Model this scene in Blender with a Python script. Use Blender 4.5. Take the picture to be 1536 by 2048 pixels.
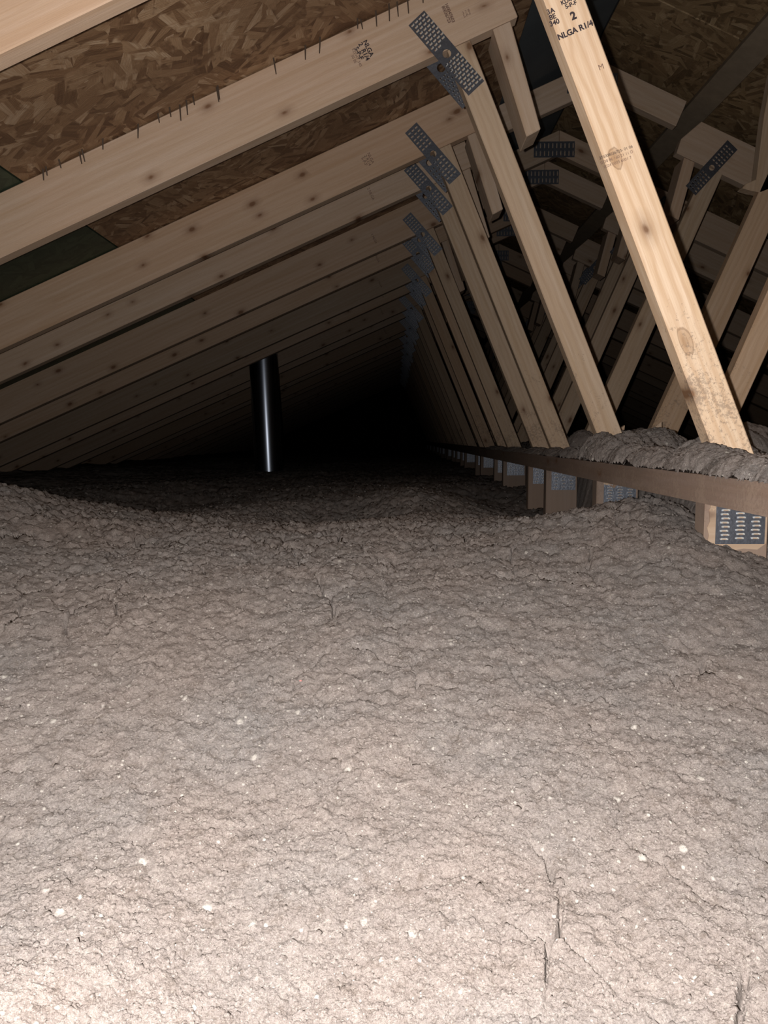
import bpy, bmesh, math, random
import numpy as np
from mathutils import Vector, Matrix
from mathutils.geometry import delaunay_2d_cdt
random.seed(7)
S = bpy.context.scene
COL = S.collection
for o in list(bpy.data.objects): bpy.data.objects.remove(o)

# ------------------------------------------------------------------ camera, light, exposure
cd = bpy.data.cameras.new('camera'); cam = bpy.data.objects.new('camera', cd); COL.objects.link(cam)
cd.sensor_fit = 'VERTICAL'; cd.sensor_height = 36.0; cd.lens = 36.0 * 1500.0 / 2048.0
cd.clip_start = 0.01; cd.clip_end = 60
r_ = Vector((0.9998821, 0.01471062, -0.00440356)); u_ = Vector((0.00294126, 0.09798645, 0.9951834)); f_ = Vector((-0.01507125, 0.99507902, -0.09793163))
M3 = Matrix((r_, u_, -f_)).transposed()
cam.matrix_world = M3.to_4x4()
S.camera = cam

W = bpy.data.worlds.new('world'); S.world = W; W.use_nodes = True
W.node_tree.nodes['Background'].inputs[0].default_value = (0.01, 0.011, 0.013, 1)
W.node_tree.nodes['Background'].inputs[1].default_value = 0.1
va = W.node_tree.nodes.new('ShaderNodeVolumeAbsorption'); va.inputs['Density'].default_value = 0.14; va.inputs['Color'].default_value = (0, 0, 0, 1)   # light-absorbing air, added to darken the far end
W.node_tree.links.new(va.outputs[0], W.node_tree.nodes['World Output'].inputs['Volume'])

ld = bpy.data.lights.new('phone_flash', 'POINT'); fl = bpy.data.objects.new('phone_flash', ld); COL.objects.link(fl)
ld.energy = 108; ld.color = (1.0, 0.965, 0.945); ld.shadow_soft_size = 0.004
fl.location = (-0.024, -0.005, 0.004)

S.view_settings.view_transform = 'Standard'; S.view_settings.look = 'None'
S.view_settings.gamma = 1; S.view_settings.use_curve_mapping = False
S.view_settings.exposure = 0.0

# ------------------------------------------------------------------ materials
def newmat(name):
    m = bpy.data.materials.new(name); m.use_nodes = True; nt = m.node_tree
    return m, nt, nt.nodes['Principled BSDF']
class N:
    def __init__(s, nt): s.nt = nt
    def n(s, t, **k):
        x = s.nt.nodes.new(t)
        for a, b in k.items(): setattr(x, a, b)
        return x
    def l(s, a, b): s.nt.links.new(a, b)
    def val(s, sock, v):
        if hasattr(v, 'is_linked'): s.l(v, sock)
        else: sock.default_value = v
    def mapping(s, vec, scale=(1, 1, 1), loc=(0, 0, 0), rot=(0, 0, 0)):
        m = s.n('ShaderNodeMapping'); s.l(vec, m.inputs[0])
        m.inputs['Scale'].default_value = scale; m.inputs['Rotation'].default_value = rot
        s.val(m.inputs['Location'], loc)
        return m.outputs[0]
    def noise(s, vec, sc, det=4, rough=.55, dist=0):
        m = s.n('ShaderNodeTexNoise'); s.l(vec, m.inputs['Vector']); m.inputs['Scale'].default_value = sc
        m.inputs['Detail'].default_value = det; m.inputs['Roughness'].default_value = rough; m.inputs['Distortion'].default_value = dist
        return m.outputs['Fac']
    def vor(s, vec, sc, feat='F1', rand=1, out='Distance'):
        m = s.n('ShaderNodeTexVoronoi', feature=feat); s.l(vec, m.inputs['Vector']); m.inputs['Scale'].default_value = sc
        m.inputs['Randomness'].default_value = rand
        return m.outputs[out]
    def ramp(s, fac, *st):
        m = s.n('ShaderNodeValToRGB'); s.l(fac, m.inputs[0]); e = m.color_ramp.elements
        while len(e) < len(st): e.new(.5)
        for i, (p, c) in enumerate(st):
            e[i].position = p; e[i].color = (c if len(c) == 4 else (*c, 1)) if isinstance(c, tuple) else (c, c, c, 1)
        return m.outputs[0]
    def mix(s, fac, a, b, mode='MIX'):
        m = s.n('ShaderNodeMix', data_type='RGBA', blend_type=mode)
        s.val(m.inputs[0], fac)
        for k, v in ((6, a), (7, b)):
            if isinstance(v, tuple): v = v if len(v) == 4 else (*v, 1)
            s.val(m.inputs[k], v)
        return m.outputs[2]
    def math(s, op, a, b=0.0, clamp=False):
        m = s.n('ShaderNodeMath', operation=op, use_clamp=clamp); s.val(m.inputs[0], a); s.val(m.inputs[1], b)
        return m.outputs[0]
    def obj(s): return s.n('ShaderNodeTexCoord').outputs['Object']
    def bump(s, bsdf, h, strength, dist):
        m = s.n('ShaderNodeBump'); s.l(h, m.inputs['Height']); m.inputs['Strength'].default_value = strength
        m.inputs['Distance'].default_value = dist; s.l(m.outputs[0], bsdf.inputs['Normal'])

def wood(name, base, dark, dust=False, grain=1.0, knots=()):
    m, nt, b = newmat(name); k = N(nt); oc = k.obj()
    info = k.n('ShaderNodeObjectInfo')
    comb = k.n('ShaderNodeCombineXYZ')
    k.l(k.math('MULTIPLY', info.outputs['Random'], 37.0), comb.inputs[0])
    k.l(k.math('MULTIPLY', info.outputs['Random'], 3.1), comb.inputs[2])
    add = k.n('ShaderNodeVectorMath', operation='ADD'); k.l(oc, add.inputs[0]); k.l(comb.outputs[0], add.inputs[1]); v = add.outputs[0]
    # warp near the knots
    sx = k.n('ShaderNodeSeparateXYZ'); k.l(v, sx.inputs[0]); cx = k.n('ShaderNodeCombineXYZ')
    k.l(k.math('MULTIPLY', sx.outputs[0], 6.5), cx.inputs[0]); k.l(k.math('MULTIPLY', sx.outputs[2], 11.5), cx.inputs[1])
    wn = k.n('ShaderNodeTexNoise'); k.l(v, wn.inputs['Vector']); wn.inputs['Scale'].default_value = 45
    kv = k.n('ShaderNodeTexVoronoi', voronoi_dimensions='2D'); k.l(k.mix(.06, cx.outputs[0], wn.outputs['Color']), kv.inputs['Vector']); kv.inputs['Scale'].default_value = 1.0
    ks = k.n('ShaderNodeSeparateColor'); k.l(kv.outputs['Color'], ks.inputs[0])
    kn = k.math('ADD', kv.outputs['Distance'], k.math('MULTIPLY', k.math('LESS_THAN', ks.outputs[0], .45), 1.0))
    kn = k.math('ADD', kn, k.math('MULTIPLY', ks.outputs[1], .05))
    g1 = k.noise(k.mapping(v, (2.2, 60, 60)), 1.0, 5, .6, .6)
    g2 = k.noise(k.mapping(v, (9, 420, 420)), 1.0, 3, .7)
    big = k.noise(k.mapping(v, (2, 9, 9)), 1.0, 2)
    wv = k.n('ShaderNodeTexWave', wave_type='BANDS', bands_direction='Z'); k.l(k.mapping(v, (.35, 1, 1)), wv.inputs['Vector'])
    wv.inputs['Scale'].default_value = 22; wv.inputs['Distortion'].default_value = 5.5; wv.inputs['Detail'].default_value = 2.5; wv.inputs['Detail Scale'].default_value = 1.2
    c = k.mix(k.ramp(g1, (.34, 0.0), (.7, 1.0)), base, tuple(x * y for x, y in zip(base, (.83, .76, .66))))
    c = k.mix(k.math('MULTIPLY', k.ramp(wv.outputs['Fac'], (.35, 0.0), (1, 1.0)), .34 * grain), c, dark)
    c = k.mix(k.math('MULTIPLY', k.ramp(g2, (.42, 0.0), (.62, 1.0)), .25 * grain), c, dark)
    c = k.mix(k.math('MULTIPLY', k.ramp(big, (.4, 0.0), (.65, 1.0)), .22), c, (base[0] * .95, base[1] * .8, base[2] * .7))
    c = k.mix(k.ramp(kn, (.05, .9), (.085, .45), (.14, .18), (.24, 0.0)), c, (.16, .075, .035))
    for qx, qz, qr, el in knots:
        mp = k.mapping(oc, (1 / (qr * el), 0, 1 / qr), (-qx / (qr * el), 0, -qz / qr))
        ln = k.n('ShaderNodeVectorMath', operation='LENGTH'); k.l(k.mix(.8, mp, k.n('ShaderNodeTexNoise').outputs['Color'], 'ADD'), ln.inputs[0])
        rg = k.math('SINE', k.math('MULTIPLY', ln.outputs['Value'], 16.0))
        c = k.mix(k.ramp(ln.outputs['Value'], (.0, .85), (.4, .6), (.9, .3), (1.7, 0.0)), c, (.30, .15, .055))
        c = k.mix(k.math('MULTIPLY', k.ramp(ln.outputs['Value'], (.3, 0.0), (.8, .30), (1.0, .35), (1.4, 0.0)), k.ramp(rg, (.3, 0.0), (.9, 1.0))), c, (.10, .05, .025))
    tint = k.ramp(info.outputs['Random'], (0, (.86, .86, .84)), (.5, (1, 1, 1)), (1, (1.0, .93, .86)))
    c = k.mix(1.0, c, tint, 'MULTIPLY')
    h = g2
    if dust:
        geo = k.n('ShaderNodeNewGeometry'); sp = k.n('ShaderNodeSeparateXYZ'); k.l(geo.outputs['Position'], sp.inputs[0])
        n1 = k.noise(geo.outputs['Position'], 170, 6, .8); n2 = k.noise(geo.outputs['Position'], 14, 4, .6)
        hz = k.ramp(k.math('ADD', k.math('MULTIPLY', sp.outputs['Z'], -1.0), .55), (.0, 0.0), (.25, .10), (.62, .30), (.72, .55))
        msk = k.ramp(k.math('ADD', k.math('MULTIPLY', n1, .55), k.math('ADD', k.math('MULTIPLY', n2, .35), k.math('MULTIPLY', hz, .55))), (.61, 0.0), (.65, 1.0))
        c = k.mix(k.math('MULTIPLY', msk, .6), c, (.25, .185, .14))
        h = k.math('ADD', k.math('MULTIPLY', g2, .4), msk)
    k.l(c, b.inputs['Base Color']); b.inputs['Roughness'].default_value = .62
    b.inputs['Specular IOR Level'].default_value = .25
    k.bump(b, h, .35, .0012)
    return m

WOOD = wood('pine_board', (.58, .455, .355), (.40, .27, .18), grain=.5)
WEBW = wood('pine_web_board', (.61, .475, .355), (.38, .25, .16), dust=True, grain=.7)
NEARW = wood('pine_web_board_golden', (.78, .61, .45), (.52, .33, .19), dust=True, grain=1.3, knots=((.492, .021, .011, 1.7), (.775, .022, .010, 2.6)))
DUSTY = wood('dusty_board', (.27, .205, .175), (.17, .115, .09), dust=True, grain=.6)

def osb(name, pal, strength=1.0):
    m, nt, b = newmat(name); k = N(nt); oc = k.obj()
    cols = []
    tot = None
    for i, (sc, off) in enumerate(((6, 0), (8.5, 3.3), (12, 8.1))):
        mp = k.mapping(oc, (1, 1, 1), (off, off * .7, 0))
        nz = k.n('ShaderNodeTexNoise'); k.l(mp, nz.inputs['Vector']); nz.inputs['Scale'].default_value = 18
        wv = k.mix(.035, mp, nz.outputs['Color'])
        vc = k.n('ShaderNodeTexVoronoi'); k.l(wv, vc.inputs['Vector']); vc.inputs['Scale'].default_value = sc
        sep = k.n('ShaderNodeSeparateColor'); k.l(vc.outputs['Color'], sep.inputs[0])
        rot = k.n('ShaderNodeVectorRotate', rotation_type='Z_AXIS'); k.l(mp, rot.inputs['Vector']); k.l(k.math('MULTIPLY', sep.outputs[0], 3.14), rot.inputs['Angle'])
        st = k.mapping(rot.outputs[0], (90, 9, 9))
        vv = k.n('ShaderNodeTexVoronoi'); k.l(st, vv.inputs['Vector']); vv.inputs['Scale'].default_value = .62
        s2 = k.n('ShaderNodeSeparateColor'); k.l(vv.outputs['Color'], s2.inputs[0])
        fine = k.noise(k.mapping(rot.outputs[0], (500, 25, 25)), 1, 2)
        f = k.math('ADD', k.math('MULTIPLY', s2.outputs[1], .62), k.math('MULTIPLY', fine, .45))
        cols.append(k.ramp(f, (.12, pal[0]), (.45, pal[1]), (.75, pal[2]), (1.0, pal[3])))
        tot = f if tot is None else k.math('MAXIMUM', tot, f)
    m1 = k.ramp(k.noise(oc, 13, 3), (.47, 0.0), (.53, 1.0)); m2 = k.ramp(k.noise(k.mapping(oc, loc=(5, 5, 5)), 17, 3), (.5, 0.0), (.56, 1.0))
    c = k.mix(m2, k.mix(m1, cols[0], cols[1]), cols[2])
    c = k.mix(k.math('MULTIPLY', k.ramp(k.noise(oc, 3.0, 3), (.35, 0.0), (.65, 1.0)), .45), c, (pal[0][0] * 1.3, pal[0][1] * 1.5, pal[0][2] * 1.6))
    k.l(c, b.inputs['Base Color']); b.inputs['Roughness'].default_value = .55; b.inputs['Specular IOR Level'].default_value = .3
    k.bump(b, tot, .7 * strength, .003)
    return m
OSB = osb('osb_brown', ((.08, .038, .02), (.24, .135, .07), (.38, .24, .135), (.64, .48, .33)))
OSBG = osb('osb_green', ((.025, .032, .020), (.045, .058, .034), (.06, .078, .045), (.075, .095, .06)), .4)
OSBR = osb('osb_dark_brown', ((.07, .042, .02), (.26, .165, .085), (.38, .26, .14), (.62, .47, .30)))

def plain(name, c, rough=.7, metal=0.0, nz=None, bump=0, spec=.5):
    m, nt, b = newmat(name); k = N(nt)
    b.inputs['Roughness'].default_value = rough; b.inputs['Metallic'].default_value = metal; b.inputs['Specular IOR Level'].default_value = spec
    if nz:
        f = k.noise(k.obj(), nz, 4, .6)
        k.l(k.mix(f, tuple(x * .65 for x in c), tuple(min(1, x * 1.3) for x in c)), b.inputs['Base Color'])
        if bump: k.bump(b, f, bump, .002)
    else: b.inputs['Base Color'].default_value = (*c, 1)
    return m
GALV = plain('galvanised_steel', (.19, .205, .24), .42, .85, 180, .3)
TEETH = plain('bright_tooth_steel', (.80, .80, .76), .35, .6)
TEETHD = plain('dull_tooth_steel', (.42, .43, .44), .42, .8)
FELT = plain('grey_underlayment', (.085, .10, .11), .7, 0, 6)
OLIVE = plain('olive_board', (.27, .21, .145), .8, 0, 30)
INK = plain('stamp_ink', (.035, .025, .03), .8)
INKF = plain('faded_stamp_ink', (.17, .10, .075), .8)
NAIL = plain('dark_nail', (.10, .07, .05), .6, .3)
PIPE = plain('dark_metal_pipe', (.42, .47, .56), .27, 1.0)
DECK = plain('deck_felt', (.02, .02, .02), .9)

def insul():
    m, nt, b = newmat('cellulose_insulation'); k = N(nt); oc = k.obj()
    n1 = k.noise(oc, 9, 4, .6); n2 = k.noise(oc, 75, 6, .78); n3 = k.noise(oc, 480, 6, .9); n4 = k.noise(oc, 1500, 3, .9)
    c = k.mix(k.ramp(n1, (.35, 0.0), (.66, 1.0)), (.355, .306, .280), (.312, .288, .274))
    c = k.mix(k.math('MULTIPLY', k.ramp(k.noise(k.mapping(oc, loc=(3, 1, 2)), 3.2, 3), (.45, 0.0), (.7, 1.0)), .6), c, (.385, .31, .27))
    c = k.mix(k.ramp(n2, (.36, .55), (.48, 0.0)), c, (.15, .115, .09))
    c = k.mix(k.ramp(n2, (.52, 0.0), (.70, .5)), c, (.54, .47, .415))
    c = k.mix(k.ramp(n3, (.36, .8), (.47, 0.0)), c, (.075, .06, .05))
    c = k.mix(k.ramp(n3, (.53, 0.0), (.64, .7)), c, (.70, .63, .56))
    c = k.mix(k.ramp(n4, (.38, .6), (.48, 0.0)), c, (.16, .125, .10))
    pk = None
    for sc, th in ((95, .975), (210, .955), (420, .95)):
        fc = k.n('ShaderNodeTexVoronoi'); k.l(oc, fc.inputs['Vector']); fc.inputs['Scale'].default_value = sc
        sp = k.n('ShaderNodeSeparateColor'); k.l(fc.outputs['Color'], sp.inputs[0])
        pick = k.math('MULTIPLY', k.math('GREATER_THAN', sp.outputs[0], th), k.ramp(fc.outputs['Distance'], (.2, 1.0), (.36, 0.0)))
        pk = pick if pk is None else k.math('MAXIMUM', pk, pick)
    c = k.mix(k.math('MULTIPLY', pk, .7), c, (.74, .69, .62))
    k.l(c, b.inputs['Base Color']); b.inputs['Roughness'].default_value = .95; b.inputs['Specular IOR Level'].default_value = .08
    hh = k.math('ADD', k.math('MULTIPLY', n2, 1.0), k.math('ADD', k.math('MULTIPLY', n3, .7), k.math('MULTIPLY', pk, .2)))
    k.bump(b, hh, .9, .006)
    return m
INSUL = insul()

# ------------------------------------------------------------------ helpers
def tag(o, label=None, cat=None, group=None, kind=None):
    for a, v in (('label', label), ('category', cat), ('group', group), ('kind', kind)):
        if v: o[a] = v
    return o
def link(name, me, mat, parent=None, loc=None):
    if mat is not None and not me.materials: me.materials.append(mat)
    o = bpy.data.objects.new(name, me); COL.objects.link(o)
    if parent: o.parent = parent
    if loc is not None: o.location = loc
    return o
def empty(name, loc):
    o = bpy.data.objects.new(name, None); COL.objects.link(o); o.location = loc; o.empty_display_size = .1; return o
def from_bm(name, bm, mat, parent=None, smooth=False):
    me = bpy.data.meshes.new(name); bm.to_mesh(me); bm.free()
    if smooth: me.polygons.foreach_set('use_smooth', [True] * len(me.polygons))
    return link(name, me, mat, parent)
def prism(name, poly, t, ang, mat, parent, y0=0.0, bev=.0018, rough=0.0, off=(0, 0)):
    """board whose outline poly lies in the truss plane (x, z); grain along ang (degrees)."""
    a = math.radians(ang); ca, sa = math.cos(a), math.sin(a); p0 = poly[0]
    loc = [((x - p0[0]) * ca + (z - p0[1]) * sa, -(x - p0[0]) * sa + (z - p0[1]) * ca) for x, z in poly]
    ar = sum(loc[i][0] * loc[(i + 1) % len(loc)][1] - loc[(i + 1) % len(loc)][0] * loc[i][1] for i in range(len(loc)))
    if ar < 0: loc = loc[::-1]
    bm = bmesh.new()
    fr = [bm.verts.new((x, 0, z)) for x, z in loc]; bk = [bm.verts.new((x, t, z)) for x, z in loc]
    n = len(loc)
    bm.faces.new(fr); bm.faces.new(bk[::-1])
    for i in range(n): bm.faces.new((fr[(i + 1) % n], fr[i], bk[i], bk[(i + 1) % n]))
    bmesh.ops.recalc_face_normals(bm, faces=bm.faces)
    if bev: bmesh.ops.bevel(bm, geom=list(bm.edges), offset=bev, segments=1, affect='EDGES')
    o = from_bm(name, bm, mat, parent)
    o.location = (p0[0] + off[0], y0, p0[1] + off[1]); o.rotation_euler = (0, -a, 0)
    return o
def box(bm, x0, x1, y0, y1, z0, z1):
    v = [bm.verts.new(p) for p in ((x0, y0, z0), (x1, y0, z0), (x1, y1, z0), (x0, y1, z0), (x0, y0, z1), (x1, y0, z1), (x1, y1, z1), (x0, y1, z1))]
    for f in ((0, 3, 2, 1), (4, 5, 6, 7), (0, 1, 5, 4), (1, 2, 6, 5), (2, 3, 7, 6), (3, 0, 4, 7)): bm.faces.new([v[i] for i in f])

def plate(L, Wd, slots, hole, parent, loc, ang, mat_t, front=True, thick=.0012):
    """nail plate: sheet pierced by slots (cx, cz, length, height) and a round hole, with punched teeth as a child."""
    pts = [(0, 0), (L, 0), (L, Wd), (0, Wd)]; faces = [[0, 1, 2, 3]]; cons = [(0, 1), (1, 2), (2, 3), (3, 0)]
    def ring(pl):
        b = len(pts); pts.extend(pl); idx = list(range(b, b + len(pl))); faces.append(idx)
        cons.extend((idx[i], idx[(i + 1) % len(idx)]) for i in range(len(idx)))
    for cx, cz, l, h in slots:
        ring([(cx - l / 2, cz - h / 2), (cx + l / 2, cz - h / 2), (cx + l / 2, cz + h / 2), (cx - l / 2, cz + h / 2)])
    if hole:
        ring([(hole[0] + hole[2] * math.cos(i * math.tau / 18), hole[1] + hole[2] * math.sin(i * math.tau / 18)) for i in range(18)])
    vo, eo, fo, *_ = delaunay_2d_cdt([Vector(p) for p in pts], cons, faces, 2, 1e-6)
    _, _, fo, _, _, orig = delaunay_2d_cdt([Vector(p) for p in pts], cons, faces, 2, 1e-6)
    bm = bmesh.new(); vv = [bm.verts.new((p.x, 0, p.y)) for p in vo]
    for f, og in zip(fo, orig):
        if og == [0] or list(og) == [0]:
            try: bm.faces.new([vv[i] for i in f])
            except ValueError: pass
    for v in [v for v in bm.verts if not v.link_faces]: bm.verts.remove(v)
    r = bmesh.ops.extrude_face_region(bm, geom=list(bm.faces))
    for g in r['geom']:
        if isinstance(g, bmesh.types.BMVert): g.co.y -= thick
    bmesh.ops.recalc_face_normals(bm, faces=bm.faces)
    o = from_bm('nail_plate', bm, GALV, parent); o.location = loc; o.rotation_euler = (0, -math.radians(ang), 0)
    bm = bmesh.new()
    vert = slots and slots[0][3] > slots[0][2]
    s = -1 if front else 1
    for cx, cz, l, h in slots:
        for e in (-1, 1):
            y0, y1 = (-thick - .0012, -thick + .0002) if front else (-.001, .009)
            j = random.uniform(-.0004, .0004)
            if vert: box(bm, cx - l * .42, cx + l * .42, y0, y1, cz + e * h * .36 - .0011, cz + e * h * .36 + .0011) if e == 1 or not front else None
            else:
                box(bm, cx + e * l * .40 - .0012 + j, cx + e * l * .40 + .0012 + j, y0, y1, cz - h * .5, cz + h * .5)
        if front and not vert: box(bm, cx - l * .38, cx + l * .38, -thick - .0008, -thick + .0002, cz + h * .25, cz + h * .62)
        if front and vert: box(bm, cx + l * .3, cx + l * .75, -thick - .0006, -thick + .0002, cz - h * .4, cz + h * .4)
    t = from_bm('tooth_row', bm, mat_t, o); tag(t, kind='stuff')
    return o

def text(parent, s, size, x, z, ang, mat, y=-.0004, weight=0.0, name='grade_stamp', flip=False):
    cu = bpy.data.curves.new('t', 'FONT'); cu.body = s; cu.size = size; cu.offset = weight; cu.align_x = 'CENTER'; cu.align_y = 'CENTER'; cu.space_line = .85
    to = bpy.data.objects.new('t', cu); COL.objects.link(to)
    bpy.context.view_layer.update()
    me = bpy.data.meshes.new_from_object(to.evaluated_get(bpy.context.evaluated_depsgraph_get()))
    bpy.data.objects.remove(to)
    me.transform(Matrix.Rotation(math.radians(90), 4, 'X'))
    o = link(name, me, mat, parent, (x, y, z)); o.rotation_euler = (0, -math.radians(ang), 0)
    return o

def copy_tree(o, parent=None):
    c = o.copy(); COL.objects.link(c); c.parent = parent
    for ch in list(o.children): copy_tree(ch, c)
    return c

# ------------------------------------------------------------------ structure: floor, roof deck, gable wall
bm = bmesh.new(); box(bm, -3.4, 4.4, -1.2, 12.2, -.56, -.52)
fo = from_bm('floor', bm, plain('ceiling_board', (.3, .29, .27), .9, 0, 5)); tag(fo, kind='structure')

ceil = None
def slope_box(name, xa, za, xb, zb, y0, y1, t, mat, parent, lift=0.0):
    """sheet on a roof slope: underside runs (xa,za)-(xb,zb); local X up the slope, Y along the ridge, Z outward."""
    L = math.hypot(xb - xa, zb - za); a = math.atan2(zb - za, xb - xa)
    bm = bmesh.new(); box(bm, 0, L, 0, y1 - y0, lift, lift + t)
    bmesh.ops.bevel(bm, geom=list(bm.edges), offset=.0015, segments=1, affect='EDGES')
    o = from_bm(name, bm, mat, parent); o.location = (xa, y0, za); o.rotation_euler = (0, -a, 0); return o
ZL = lambda x: .9300 + .4314 * x            # underside of left sheathing
ZR = lambda x: 1.585 - .46 * x              # underside of right sheathing
# outer deck felt = the ceiling object itself
bm = bmesh.new()
prof = [(-3.3, ZL(-3.3) + .02), (.30, ZL(.30) + .02), (.30, ZL(.30) + .075), (.66, .985 + .4314 * .66 + .02), (4.3, ZR(4.3) + .02)]
lo = [(x, z) for x, z in prof]; up = [(x, z + .03) for x, z in prof]
ring = lo + up[::-1]
A = [bm.verts.new((x, -1.0, z)) for x, z in ring]; B = [bm.verts.new((x, 12.0, z)) for x, z in ring]
n = len(lo)
for i in range(n - 1):
    j, k2 = 2 * n - 1 - i, 2 * n - 2 - i
    bm.faces.new((A[i], A[i + 1], B[i + 1], B[i])); bm.faces.new((A[j], B[j], B[k2], A[k2]))
    bm.faces.new((A[i], A[j], A[k2], A[i + 1])); bm.faces.new((B[i], B[i + 1], B[k2], B[j]))
bmesh.ops.recalc_face_normals(bm, faces=bm.faces)
ceil = from_bm('ceiling', bm, DECK); tag(ceil, kind='structure')
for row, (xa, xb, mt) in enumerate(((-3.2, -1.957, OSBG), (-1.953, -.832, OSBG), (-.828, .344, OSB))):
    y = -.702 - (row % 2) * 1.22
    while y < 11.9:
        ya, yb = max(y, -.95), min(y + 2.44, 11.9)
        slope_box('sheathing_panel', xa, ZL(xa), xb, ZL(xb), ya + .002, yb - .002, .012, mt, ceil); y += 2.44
y = -.95
while y < 11.8:
    yb = min(y + 2.44, 11.9)
    p = slope_box('ridge_panel', .348, ZL(.348) + .022, .655, .985 + .4314 * .655, y + .002, yb - .002, .012, FELT, ceil); p['label'] = 'dark grey ridge panel'
    y += 2.44
for row, (xa, xb) in enumerate(((.665, 1.76), (1.764, 2.86), (2.864, 4.2))):
    y = -.702 - 1.9 - (row % 2) * 1.22
    while y < 11.9:
        ya, yb = max(y, -.95), min(y + 2.44, 11.9)
        if yb > ya + .1:
            slope_box('sheathing_panel', xa, ZR(xa), xb, ZR(xb), ya + .002, yb - .002, .012, OSBR, ceil)
        y += 2.44
# nail tips that missed the rafter and hang in front of it
px = [-.776, -.767, -.735, -.692, -.684, -.638, -.562, -.515, -.488, -.468, -.452, -.436, -.385, -.382, -.258, -.192, -.160, -.078, -.070, -.038, -.010, .008, .03, .062, .16, .19]
for i, x in enumerate(px):
    bm = bmesh.new(); h = .034 + random.uniform(-.012, .008)
    bmesh.ops.create_cone(bm, cap_ends=True, segments=6, radius1=.0012, radius2=.0022, depth=h)
    o = from_bm('nail_tip', bm, NAIL, ceil)
    o.location = (x, 1.712 - .004 * (i % 3), ZL(x) - h / 2 + .004); o.rotation_euler = (random.uniform(-.08, .08), random.uniform(-.22, .05), 0)

bm = bmesh.new()
poly = [(-3.3, -.5), (4.3, -.5), (4.3, -.39), (.67, 1.27), (.30, 1.10), (-3.3, -.49)]
a = [bm.verts.new((x, 11.9, z)) for x, z in poly]; b = [bm.verts.new((x, 11.95, z)) for x, z in poly]
bm.faces.new(a); bm.faces.new(b[::-1])
for i in range(len(poly)): bm.faces.new((a[i], b[i], b[(i + 1) % 6], a[(i + 1) % 6]))
bmesh.ops.recalc_face_normals(bm, faces=bm.faces)
tag(from_bm('wall_back', bm, plain('gable_board', (.10, .075, .05), .8, 0, 8)), kind='structure')

# ------------------------------------------------------------------ trusses
SL = math.degrees(math.atan(.4314)); SR = -math.degrees(math.atan(.46))
zlo = lambda x: .789 + .4314 * x
PW = .127
nx, nz = -math.sin(math.radians(SL)), math.cos(math.radians(SL))
def left_rafter(par):
    xe = .268; xs = -2.75
    return prism('rafter', [(xs, zlo(xs)), (xe, zlo(xe)), (xe + nx * PW, zlo(xe) + nz * PW), (xs + nx * PW, zlo(xs) + nz * PW)], .036, SL, WOOD, par)
def left_web(par, mat=WEBW, top=True):
    aw = -math.degrees(math.atan(1 / .413))
    return prism('web_board', [(.1157, .839 - .001), (.165, .860 - .001), (.5201 + .413 * .0885, -.0885), (.4619 + .4127 * .0885, -.0885)], .036, aw, mat, par)
def stub(par):
    return prism('ridge_block', [(.214, .8803), (.252, .8967), (.321, .672), (.290, .656)], .088, -73, WOOD, par)
def post(par):
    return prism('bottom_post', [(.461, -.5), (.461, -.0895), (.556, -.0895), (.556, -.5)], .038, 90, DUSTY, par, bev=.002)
def top_plates(par, mt, near):
    sl = []
    if near:
        for half in (0, 1):
            for i in range(10):
                for j in range(4):
                    cx = (.006 + i * .0079) if half == 0 else (.116 + i * .0079)
                    if half == 0 and i == 9 and j > 1: continue
                    sl.append((cx, .0065 + j * .0105 + (i % 2) * .0035, .0032, .0072))
    else:
        for half in (0, 1):
            for i in range(6):
                for j in range(3):
                    sl.append(((.010 if half == 0 else .120) + i * .012, .009 + j * .013, .004, .009))
    # local X down the plate, local Z across; placed with its long side falling to the right
    a = plate(.196, .045, sl, (.099, .0225, .0095), par, (.0318, -.0005, .8885), -48.2, mt)
    b = plate(.196, .045, sl[:len(sl)] if near else sl, (.099, .0225, .0095), par, (.022, .0385, .8775), -48.2, TEETHD, front=False)
    return a, b
def post_plate(par, mt, near):
    sl = []
    for cx in (.0135, .0365, .0595):
        for r in range(8 if near else 5):
            st = .0062 if near else .010
            sl.append((cx + (r % 2) * .0016 - .0008, .0075 + r * st + (.0015 if cx > .03 else 0), .0115, .0024))
    return plate(.073, .059, sl, None, par, (.477, -.0005, -.1595), 0, mt)
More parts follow.
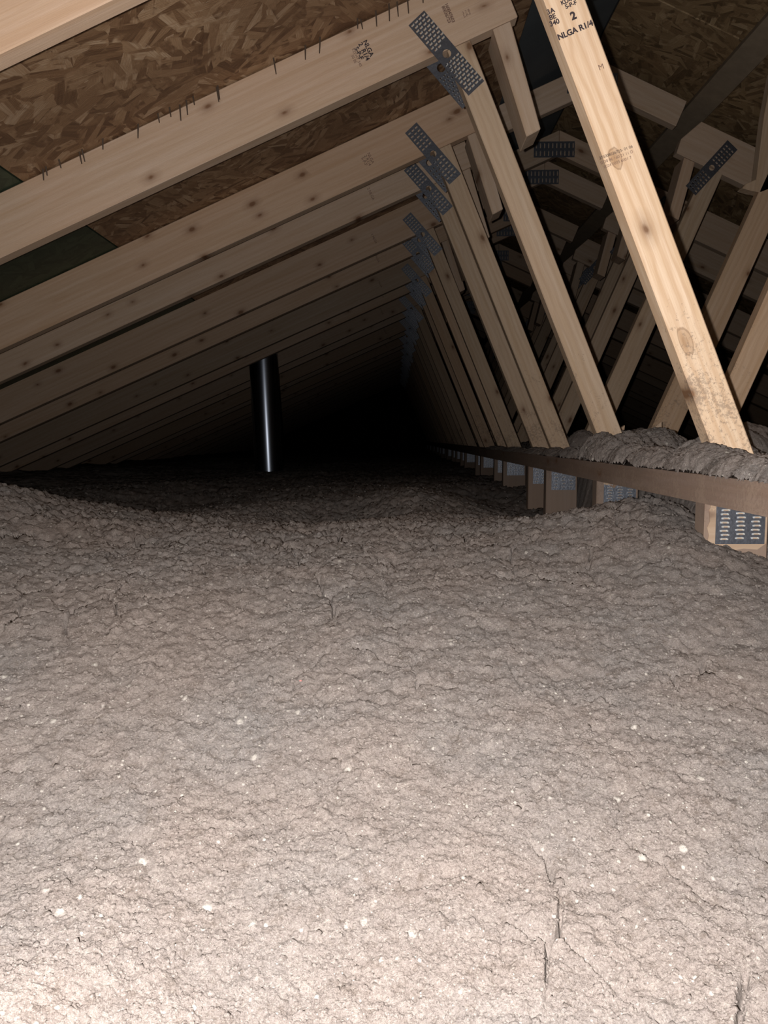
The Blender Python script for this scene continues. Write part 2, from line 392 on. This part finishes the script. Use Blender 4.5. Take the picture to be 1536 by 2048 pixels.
def right_parts(par, chord=True, web=True):
    if chord:
        prism('ridge_chord', [(.268, .9445 + .4314 * .268 - .093), (.672, .9445 + .4314 * .672 - .093), (.672, .9445 + .4314 * .672), (.24, .9445 + .4314 * .24)], .036, SL, WOOD, par, y0=.0)
        prism('ridge_chord', [(.673, 1.5445 - .46 * .673 - .094), (.932, 1.5445 - .46 * .932 - .094), (.965, 1.5445 - .46 * .965), (.673, 1.5445 - .46 * .673)], .036, SR, WOOD, par)
        sl = [(.010 + i * .0165, .016 + j * .030, .004, .020) for i in range(10) for j in range(2)]
        plate(.165, .062, sl, None, par, (.57, -.0005, 1.128), 0, TEETHD)
        prism('rafter', [(.936, .937), (2.6, 1.3676 - .46 * 2.6), (3.9, 1.3676 - .46 * 3.9), (3.96, 1.503 - .46 * 3.96), (1.015, 1.503 - .46 * 1.015), (.950, .982)], .036, SR, WOOD, par)
        prism('ridge_block', [(.962, .923), (.998, .907), (.951, .722), (.916, .738)], .088, 75, WOOD, par)
        o = plate(.196, .046, [(.010 + h * .11 + i * .012, .009 + j * .013, .004, .009) for h in (0, 1) for i in range(6) for j in range(3)], (.099, .0225, .0095), par, (1.003, -.0005, .800), 47.5, TEETHD)
    if web:
        aw = math.degrees(math.atan(1 / .43))
        prism('web_board', [(.648 - .43 * .12, -.12), (.722 - .425 * .12, -.12), (.722 + .425 * .868, .868), (.648 + .43 * .912, .905)], .036, aw, WEBW, par)

YS = [1.118, 1.72, 2.296, 2.605, 3.176, 3.49, 4.067, 4.37]
while YS[-1] < 11.2: YS += [YS[-1] + .575, YS[-1] + .885]
ordn = ['nearest', 'second', 'third', 'fourth', 'fifth', 'sixth', 'seventh', 'eighth', 'ninth', 'tenth', 'eleventh', 'twelfth', 'thirteenth', 'fourteenth', 'fifteenth', 'sixteenth', 'seventeenth', 'eighteenth', 'nineteenth', 'twentieth', 'twenty-first', 'twenty-second', 'twenty-third', 'twenty-fourth']
GR = 'roof trusses standing one behind another'
# nearest
t0 = empty('roof_truss', (0, YS[0], 0)); tag(t0, 'nearest roof truss, bright golden web with black grade stamp crossing the upper right', 'roof truss', GR)
left_rafter(t0); w0 = left_web(t0, NEARW); w0['label'] = 'bright golden web board with stamps'; stub(t0); post(t0); top_plates(t0, TEETHD, False)
pp = post_plate(t0, TEETH, True); pp['label'] = 'shiny nail plate in a ring of bare wood'
prism('bare_wood_patch', [(.4665, -.110), (.470, -.099), (.4745, -.0955), (.483, -.0975), (.489, -.094), (.497, -.0975), (.502, -.0995), (.553, -.104), (.553, -.1585), (.54, -.168), (.52, -.1665), (.505, -.169), (.488, -.1685), (.477, -.163), (.4655, -.158), (.4675, -.146), (.4645, -.135), (.4685, -.125)], .0015, 0, NEARW, t0, y0=-.0012, bev=0)['label'] = 'clean pale wood around the plate'
IA = -21.5 + 43
text(t0, 'NLGA R1/4', .0108, .2545, .5685, 22, INK, weight=.00045)
text(t0, '2', .0145, .2515, .5875, 22, INK, weight=.0007)
text(t0, 'KD-HT\nS-P-F', .0080, .2465, .6055, 22, INK, weight=.0003)
text(t0, '3A\n8E\n340', .0095, .2225, .5865, -68 + 90 - 2, INK, weight=.0003)
for q in range(3): text(t0, ('275008036723- 01 06', '0730 86 160 21 11 D', '0024 0073 6001 7')[q], .0056, .3155 + .0035 * q * .4, .4035 - q * .0068, 19, INKF if q else INK)
text(t0, 'M', .0105, .292, .519, 22, INKF)
# second
t1 = empty('roof_truss', (0, YS[1], 0)); tag(t1, 'second roof truss from the camera, long pale rafter below a row of nail tips', 'roof truss', GR)
left_rafter(t1); left_web(t1); stub(t1); post(t1); top_plates(t1, TEETH, True); post_plate(t1, TEETHD, True)
text(t1, 'NLGA\n 2  R1/4\nS-P-F', .0135, -.066, .838, -64, INK, weight=.0004)
text(t1, 'KD-HT 340\n30 8E', .0085, -.084, .823, -64, INKF)
text(t1, '160047603\n80036723', .0095, .117, .912, -66, INKF, weight=.0003)
text(t1, '2 7 8\nS-P-F', .0085, .157, .912, 24, INKF)
prism('web_board', [(.715 - .0, .17 - .13), (.765, .02), (1.13, .90), (1.065, .90)], .036, 65.5, WEBW, t1)
prism('ridge_chord', [(.735, 1.06), (.765, .985), (.83, .962), (1.3, .75), (1.3, .84)], .036, SR, WOOD, t1)
prism('bare_wood_patch', [(.476, -.107), (.476, -.096), (.502, -.096), (.51, -.103), (.52, -.098), (.547, -.102), (.547, -.109), (.535, -.106), (.525, -.113), (.507, -.109), (.50, -.116), (.49, -.110)], .0012, 0, NEARW, t1, y0=-.0018, bev=0)
# third
t2 = empty('roof_truss', (0, YS[2], 0)); tag(t2, 'third roof truss from the camera, front one of the first close pair', 'roof truss', GR)
left_rafter(t2); left_web(t2); stub(t2); post(t2); top_plates(t2, TEETHD, False); post_plate(t2, TEETHD, False)
text(t2, 'NLGA\n 2 R1/4\nS-P-F', .0125, -.079, .815, -64, INKF)
prism('web_board', [(.7735 - .06, -.12), (.846 - .045, -.12), (1.19, .81), (1.11, .81)], .036, 66, WEBW, t2)
prism('wood_block', [(1.02, .725), (1.045, .718), (1.075, .712), (1.115, .727), (1.16, .79), (1.17, 1.03), (1.12, 1.075), (1.094, 1.055), (1.075, .93), (1.06, .75), (1.03, .738)], .036, 82, WEBW, t2)['label'] = 'pale block with a rounded lower edge'
# fourth: the full truss, copied down the attic
t3 = empty('roof_truss', (0, YS[3], 0)); tag(t3, 'fourth roof truss from the camera, rear one of the first close pair', 'roof truss', GR)
left_rafter(t3); left_web(t3); stub(t3); post(t3); top_plates(t3, TEETHD, False); post_plate(t3, TEETHD, False); right_parts(t3)
text(t3, '2 NLGA', .0125, -.079, .815, -64, INKF)
for i in range(4, len(YS)):
    c = copy_tree(t3); c.location = (random.uniform(-.006, .006), YS[i], random.uniform(-.004, .004))
    for ch in c.children:
        if ch.name.startswith('nail_plate') and ch.location.x < .3: ch.location.x += random.uniform(-.008, .008)
    ex = {4: 'front one of the second close pair', 5: 'rear one of the second close pair', 6: 'front one of the third close pair', 7: 'directly in front of the black vent pipe', 8: 'directly behind the black vent pipe'}.get(i, 'lost in the dark far end of the attic')
    tag(c, '%s roof truss from the camera, %s' % (ordn[i], ex), 'roof truss', GR)

# ------------------------------------------------------------------ boards running along the attic
bm = bmesh.new(); box(bm, 0, 11.0, 0, .065, 0, .038)
bmesh.ops.subdivide_edges(bm, edges=[e for e in bm.edges if e.calc_length() > 5], cuts=60)
bmesh.ops.bevel(bm, geom=[e for e in bm.edges if e.is_boundary], offset=.002, segments=1, affect='EDGES')
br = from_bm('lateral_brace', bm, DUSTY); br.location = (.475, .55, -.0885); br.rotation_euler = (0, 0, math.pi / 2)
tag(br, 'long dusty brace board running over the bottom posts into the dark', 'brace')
o = slope_box('roof_purlin', .985, ZR(.985) - .0285, 1.055, ZR(1.055) - .0285, .6, 11.8, .027, OLIVE, None)
tag(o, 'dim lengthwise board under the right roof slope near the ridge', 'board')

# ------------------------------------------------------------------ vent pipe
bm = bmesh.new()
R = .088; seg = 48
prof = [(R, -.45), (R, -.449), (R, -.44), (R, .3), (R, .74), (R, .749), (R, .75)]
rings = [[bm.verts.new((r * math.cos(j * math.tau / seg), r * math.sin(j * math.tau / seg), z)) for j in range(seg)] for r, z in prof]
for a, b in zip(rings, rings[1:]):
    for j in range(seg): bm.faces.new((a[j], a[(j + 1) % seg], b[(j + 1) % seg], b[j]))
vp = from_bm('vent_pipe', bm, PIPE, smooth=True); vp.location = (-.795, 4.68, 0); vp.rotation_euler = (0, -.03, 0)
tag(vp, 'glossy black vent pipe rising from the insulation to the rafters', 'pipe')

# ------------------------------------------------------------------ loose-fill insulation
def hsh(ix, iy, s):
    h = (ix.astype(np.int64) * 374761393 + iy.astype(np.int64) * 668265263 + s * 974634777) & 0xffffffff
    h = ((h ^ (h >> 13)) * 1274126177) & 0xffffffff; h ^= h >> 16
    return (h & 0xffffff).astype(np.float32) / 16777216.0
def vnoise(x, y, s):
    ix = np.floor(x); iy = np.floor(y); fx = (x - ix).astype(np.float32); fy = (y - iy).astype(np.float32)
    ix = ix.astype(np.int64); iy = iy.astype(np.int64)
    fx = fx * fx * (3 - 2 * fx); fy = fy * fy * (3 - 2 * fy)
    return (hsh(ix, iy, s) * (1 - fx) + hsh(ix + 1, iy, s) * fx) * (1 - fy) + (hsh(ix, iy + 1, s) * (1 - fx) + hsh(ix + 1, iy + 1, s) * fx) * fy
def fbm(x, y, s, o=4, g=.5):
    t = 0; a = 1; n = 0
    for i in range(o): t = t + a * vnoise(x * 2 ** i + i * 7.3, y * 2 ** i - i * 3.1, s + i); n += a; a *= g
    return t / n - .5
def worley(x, y, s):
    ix = np.floor(x).astype(np.int64); iy = np.floor(y).astype(np.int64)
    f1 = np.full(x.shape, 9., np.float32); f2 = f1.copy()
    for dx in (-1, 0, 1):
        for dy in (-1, 0, 1):
            cx = ix + dx; cy = iy + dy
            d = ((cx + hsh(cx, cy, s) - x) ** 2 + (cy + hsh(cx, cy, s + 91) - y) ** 2).astype(np.float32)
            f2 = np.minimum(f2, np.maximum(f1, d)); f1 = np.minimum(f1, d)
    return np.sqrt(f1), np.sqrt(f2)
def sstep(a, b, x):
    t = np.clip((x - a) / (b - a), 0, 1); return t * t * (3 - 2 * t)
def clumps(x, y, k=1.0):
    wx = x + .017 * fbm(x * 22, y * 22, 5, 4, .6); wy = y + .017 * fbm(x * 22, y * 22, 15, 4, .6)
    h = 0
    for sc, am, sd in ((7, .015, 1), (18, .010, 2), (42, .0062, 3), (95, .0042, 4), (210, .0022, 6)):
        f1, f2 = worley(wx * sc + (.5 * vnoise(wx * sc * 2.3, wy * sc * 2.3, sd + 20) if sc > 30 else 0), wy * sc, sd)
        h = h + am * (np.sqrt(np.clip(1 - (f1 * .95) ** 2, 0, 1)) - .7) * (.3 + 1.4 * hsh(np.floor(wx * sc * .7), np.floor(wy * sc * .7), sd + 50) if sc > 30 else 1)
    m = sstep(.05, .14, fbm(x * 9, y * 9, 44, 2))
    f1, f2 = worley((wx + .03 * fbm(x * 12, y * 12, 70, 3)) * 11, (wy + .03 * fbm(x * 12, y * 12, 77, 3)) * 7, 33)
    h = h - .017 * m * (1 - sstep(.0, .05, f2 - f1)) * (.25 + .75 * sstep(-.1, .1, fbm(x * 34, y * 34, 81, 2)))
    h = h + .0085 * fbm(x * 130, y * 130, 60, 4, .72)
    n = fbm(x * 30 + 2, y * 30, 51, 4, .6); f1, f2 = worley(x * 36 + 1.2 * n, y * 36 - 1.2 * n, 88)
    g1, g2 = worley(x * 78 + 1.0 * n, y * 78, 89)
    far = sstep(.75, 1.5, y)
    h = h + far * (.020 * (np.sqrt(np.clip(1 - f1 ** 2, 0, 1)) - .75) + .009 * (np.sqrt(np.clip(1 - g1 ** 2, 0, 1)) - .75))
    return h * k * (1 + .5 * far)
def ground(x, y):
    b = np.interp(y, [.2, .35, .5, .7, .9, 1.12, 1.35, 1.6, 1.9, 2.3, 3.0, 4.5, 12], [-.362, -.350, -.318, -.27, -.225, -.195, -.180, -.185, -.205, -.225, -.225, -.215, -.20])
    b = b + .055 * fbm(x * 1.6 + 3, y * 1.6 + 1, 8, 3) * sstep(.5, 1.6, y) + .012 * fbm(x * 5, y * 5, 22, 2)
    # hump against the posts, hollow behind it, ridge on the left
    b = b + .045 * np.exp(-(((x - .38) / .16) ** 2 + ((y - 1.30) / .20) ** 2)) + .030 * np.exp(-(((x - .47) / .07) ** 2 + ((y - 1.36) / .14) ** 2))
    b = b + .022 * np.exp(-(((x - .40) / .12) ** 2 + ((y - 1.05) / .2) ** 2))
    b = b - .060 * np.exp(-(((x - .42) / .22) ** 2 + ((y - 2.45) / .55) ** 2))
    b = b + .035 * np.exp(-(((x - .05) / .20) ** 2 + ((y - 2.4) / .5) ** 2))
    b = b - .045 * np.exp(-(((x + .16) / .15) ** 2 + ((y - 2.0) / .35) ** 2))
    b = b - .050 * np.exp(-(((x + .75) / .28) ** 2 + ((y - 2.5) / .6) ** 2))
    b = b + .085 * np.exp(-(((x + .95) / .30) ** 2 + ((y - 1.55) / .45) ** 2))
    b = b + .06 * np.exp(-(((x + .22) / .10) ** 2 + ((y - .33) / .14) ** 2))  # rise at near left, added so the flash brightens that corner
    b = b + .010 * np.exp(-(((x - .47) / .07) ** 2 + ((y - 1.12) / .10) ** 2))
    # higher drift on the far side of the brace
    rs = sstep(.565, .63, x + .015 * fbm(x * 20, y * 20, 9, 2))
    hi = -.055 + .05 * fbm(x * 3, y * 3, 12, 3)
    b = b * (1 - rs) + hi * rs
    return b
ys = [.16]
while ys[-1] < 11.85: ys.append(ys[-1] + min(.0058 * ys[-1] ** 2 + .00008, (.0034 if ys[-1] < 2.4 else .0065) * ys[-1]))
ys = np.array(ys[:-1] + [11.88]); NU = 820
u = np.linspace(-1, 1, NU); U = u + 3.2 * u ** 9
w = np.minimum(.62 * ys + .07, 2.2)
X = .0 + U[None, :] * w[:, None] * np.where(u < 0, 1, 1.0)[None, :]
X = np.clip(X, -2.9 - .2 * (1 - u)[None, :], 4.0 + .1 * u[None, :])
Yg = np.repeat(ys[:, None], NU, 1)
Z = ground(X, Yg) + clumps(X, Yg)
Z = np.minimum(Z, np.where(X < 0, .90 + .4314 * X, 1.5 - .46 * X))
NY = len(ys)
co = np.stack([X, Yg, Z], -1).reshape(-1, 3).astype(np.float32)
idx = np.arange(NY * NU).reshape(NY, NU)
q = np.stack([idx[:-1, :-1], idx[:-1, 1:], idx[1:, 1:], idx[1:, :-1]], -1).reshape(-1, 4)
me = bpy.data.meshes.new('loose_insulation')
me.vertices.add(len(co)); me.vertices.foreach_set('co', co.ravel())
me.loops.add(q.size); me.loops.foreach_set('vertex_index', q.ravel().astype(np.int32))
me.polygons.add(len(q)); me.polygons.foreach_set('loop_start', np.arange(0, q.size, 4, dtype=np.int32))
me.update(calc_edges=True); me.polygons.foreach_set('use_smooth', np.ones(len(q), bool))
ins = link('loose_insulation', me, INSUL)
tag(ins, 'lumpy pinkish grey loose-fill insulation covering the attic floor', 'insulation', kind='stuff')

# loose crumbs lying on the surface
rng = np.random.default_rng(4); NC = 62000
cy = 1 / rng.uniform(1 / 3.4, 1 / .27, NC); cx = rng.uniform(-1, 1, NC) * (.60 * cy + .03)
ok = cx < .55; cx, cy = cx[ok], cy[ok]; NC = len(cx)
rad = np.clip((.0004 + .0013 * cy) * rng.lognormal(0, .42, NC), .0005, .0065)
cz = ground(cx, cy) + clumps(cx, cy) - rad * (.12 + .5 * np.clip(cy - .9, 0, 1))
ph = (1 + 5 ** .5) / 2
iv = np.array([(-1, ph, 0), (1, ph, 0), (-1, -ph, 0), (1, -ph, 0), (0, -1, ph), (0, 1, ph), (0, -1, -ph), (0, 1, -ph), (ph, 0, -1), (ph, 0, 1), (-ph, 0, -1), (-ph, 0, 1)]) / 1.9
it = np.array([(0, 11, 5), (0, 5, 1), (0, 1, 7), (0, 7, 10), (0, 10, 11), (1, 5, 9), (5, 11, 4), (11, 10, 2), (10, 7, 6), (7, 1, 8), (3, 9, 4), (3, 4, 2), (3, 2, 6), (3, 6, 8), (3, 8, 9), (4, 9, 5), (2, 4, 11), (6, 2, 10), (8, 6, 7), (9, 8, 1)])
an = rng.uniform(0, math.tau, NC); sq = rng.uniform(.5, 1.3, NC)
P = iv[None] * (rad[:, None] * rng.uniform(.7, 1.3, (NC, 12)))[..., None]
Px = P[..., 0] * sq[:, None]; Py = P[..., 1]
V3 = np.stack([Px * np.cos(an)[:, None] - Py * np.sin(an)[:, None] + cx[:, None], Px * np.sin(an)[:, None] + Py * np.cos(an)[:, None] + cy[:, None], P[..., 2] * .62 + cz[:, None]], -1).reshape(-1, 3).astype(np.float32)
T3 = (it[None] + 12 * np.arange(NC)[:, None, None]).reshape(-1, 3)
me = bpy.data.meshes.new('crumb'); me.vertices.add(len(V3)); me.vertices.foreach_set('co', V3.ravel())
me.loops.add(T3.size); me.loops.foreach_set('vertex_index', T3.ravel().astype(np.int32))
me.polygons.add(len(T3)); me.polygons.foreach_set('loop_start', np.arange(0, T3.size, 3, dtype=np.int32))
me.update(calc_edges=True); me.polygons.foreach_set('use_smooth', np.ones(len(T3), bool))
tag(link('crumb', me, INSUL, ins), kind='stuff')
print('TRIS', len(q) * 2, len(T3))

def mound(name, pts, seed, label, zb=None):
    """heap of fluff: union height of round humps (x, y, rx, ry, top) over a base height."""
    x0 = min(p[0] - p[2] for p in pts); x1 = max(p[0] + p[2] for p in pts)
    y0 = min(p[1] - p[3] for p in pts); y1 = max(p[1] + p[3] for p in pts)
    n1 = max(24, int((x1 - x0) / .0015)); n2 = max(24, int((y1 - y0) / .0018)); n1 = min(n1, 150); n2 = min(n2, 300)
    gx, gy = np.meshgrid(np.linspace(x0, x1, n1), np.linspace(y0, y1, n2))
    h = np.zeros_like(gx) - 1
    for px_, py_, rx, ry, tp in pts:
        d = ((gx - px_) / rx) ** 2 + ((gy - py_) / ry) ** 2
        d = d * (1 + .8 * fbm(gx * 18, gy * 18, seed, 2))
        h = np.maximum(h, zb + (tp - zb) * np.clip(1 - d, 0, 1) ** .7 - .02 * (d > 1) )
    z = h + (clumps(gx + seed, gy + 1.0, .42) + .010 * fbm(gx * 55, gy * 55, seed, 4, .7)) * sstep(0, .02, h - zb)
    keep = h > zb - .001
    bm = bmesh.new(); vs = {}
    def V(i, j):
        if (i, j) not in vs:
            jit = .004
            vs[(i, j)] = bm.verts.new((gx[i, j] + jit * (hsh(np.array(i), np.array(j), seed) - .5), gy[i, j], max(z[i, j], zb)))
        return vs[(i, j)]
    for i in range(n2 - 1):
        for j in range(n1 - 1):
            if keep[i, j] and keep[i + 1, j] and keep[i, j + 1] and keep[i + 1, j + 1]:
                bm.faces.new((V(i, j), V(i, j + 1), V(i + 1, j + 1), V(i + 1, j)))
    o = from_bm(name, bm, INSUL, None, True)
    tag(o, label, 'insulation', kind='stuff'); return o
TB = -.0525
mound('insulation_heap', [(.452, .95, .05, .14, -.028), (.458, 1.10, .052, .13, -.020), (.50, 1.19, .075, .07, -.005), (.445, 1.28, .045, .12, -.022), (.455, 1.42, .05, .12, -.018), (.45, .8, .045, .13, -.025)], 3, 'rough insulation heaped on the brace beside the nearest web', TB)
mound('insulation_heap', [(.455, 1.60, .05, .10, -.005), (.465, 1.69, .055, .06, .002), (.52, 1.80, .07, .06, .010), (.57, 1.66, .09, .10, .012), (.50, 1.61, .07, .07, .004)], 9, 'taller lump of insulation heaped around the foot of the second web', TB)
mound('insulation_heap', [(.45, 1.90, .04, .14, -.032), (.45, 2.12, .04, .15, -.036), (.455, 2.4, .045, .2, -.038), (.45, 2.8, .04, .3, -.040), (.45, 3.3, .04, .35, -.040)], 14, 'thin insulation dust lying on the brace past the second web', TB)
mound('insulation_heap', [(.70, 1.55, .10, .12, .01), (.80, 1.72, .10, .10, .025), (.66, 2.15, .08, .12, .01), (.74, 2.30, .08, .10, .02), (.62, 2.5, .09, .1, .015), (.62, 2.9, .1, .15, .01)], 21, 'insulation piled round the right-hand webs behind the brace', -.10)
for i, (p, L, a, b, lb) in enumerate((((.70, 2.05, .006), .075, .75, -.35, 'pale wood sliver leaning out of the insulation right of its web foot'), ((.585, 2.0, .0), .07, .62, .25, 'dusty wood sliver leaning left of the right-hand web foot'))):
    bm = bmesh.new(); box(bm, -L / 2, L / 2, -.004, .004, -.013, .013)
    for v in bm.verts:
        if v.co.x > 0 and v.co.z < 0: v.co.x -= .022
    o = from_bm('wood_sliver', bm, WEBW); o.location = p; o.rotation_euler = (0, -a, b); tag(o, lb, 'wood scrap')
# one pink fleck
bm = bmesh.new(); bmesh.ops.create_icosphere(bm, subdivisions=1, radius=.0016)
for v in bm.verts: v.co.z *= .4
fk = from_bm('paper_fleck', bm, plain('pink_paper', (.62, .22, .20), .8))
fx, fy = -.098, .75
fk.location = (fx, fy, float((ground(np.array([fx]), np.array([fy])) + clumps(np.array([fx]), np.array([fy])))[0]) + .0012)
tag(fk, 'tiny pink paper fleck on the insulation left of the middle', 'paper scrap')
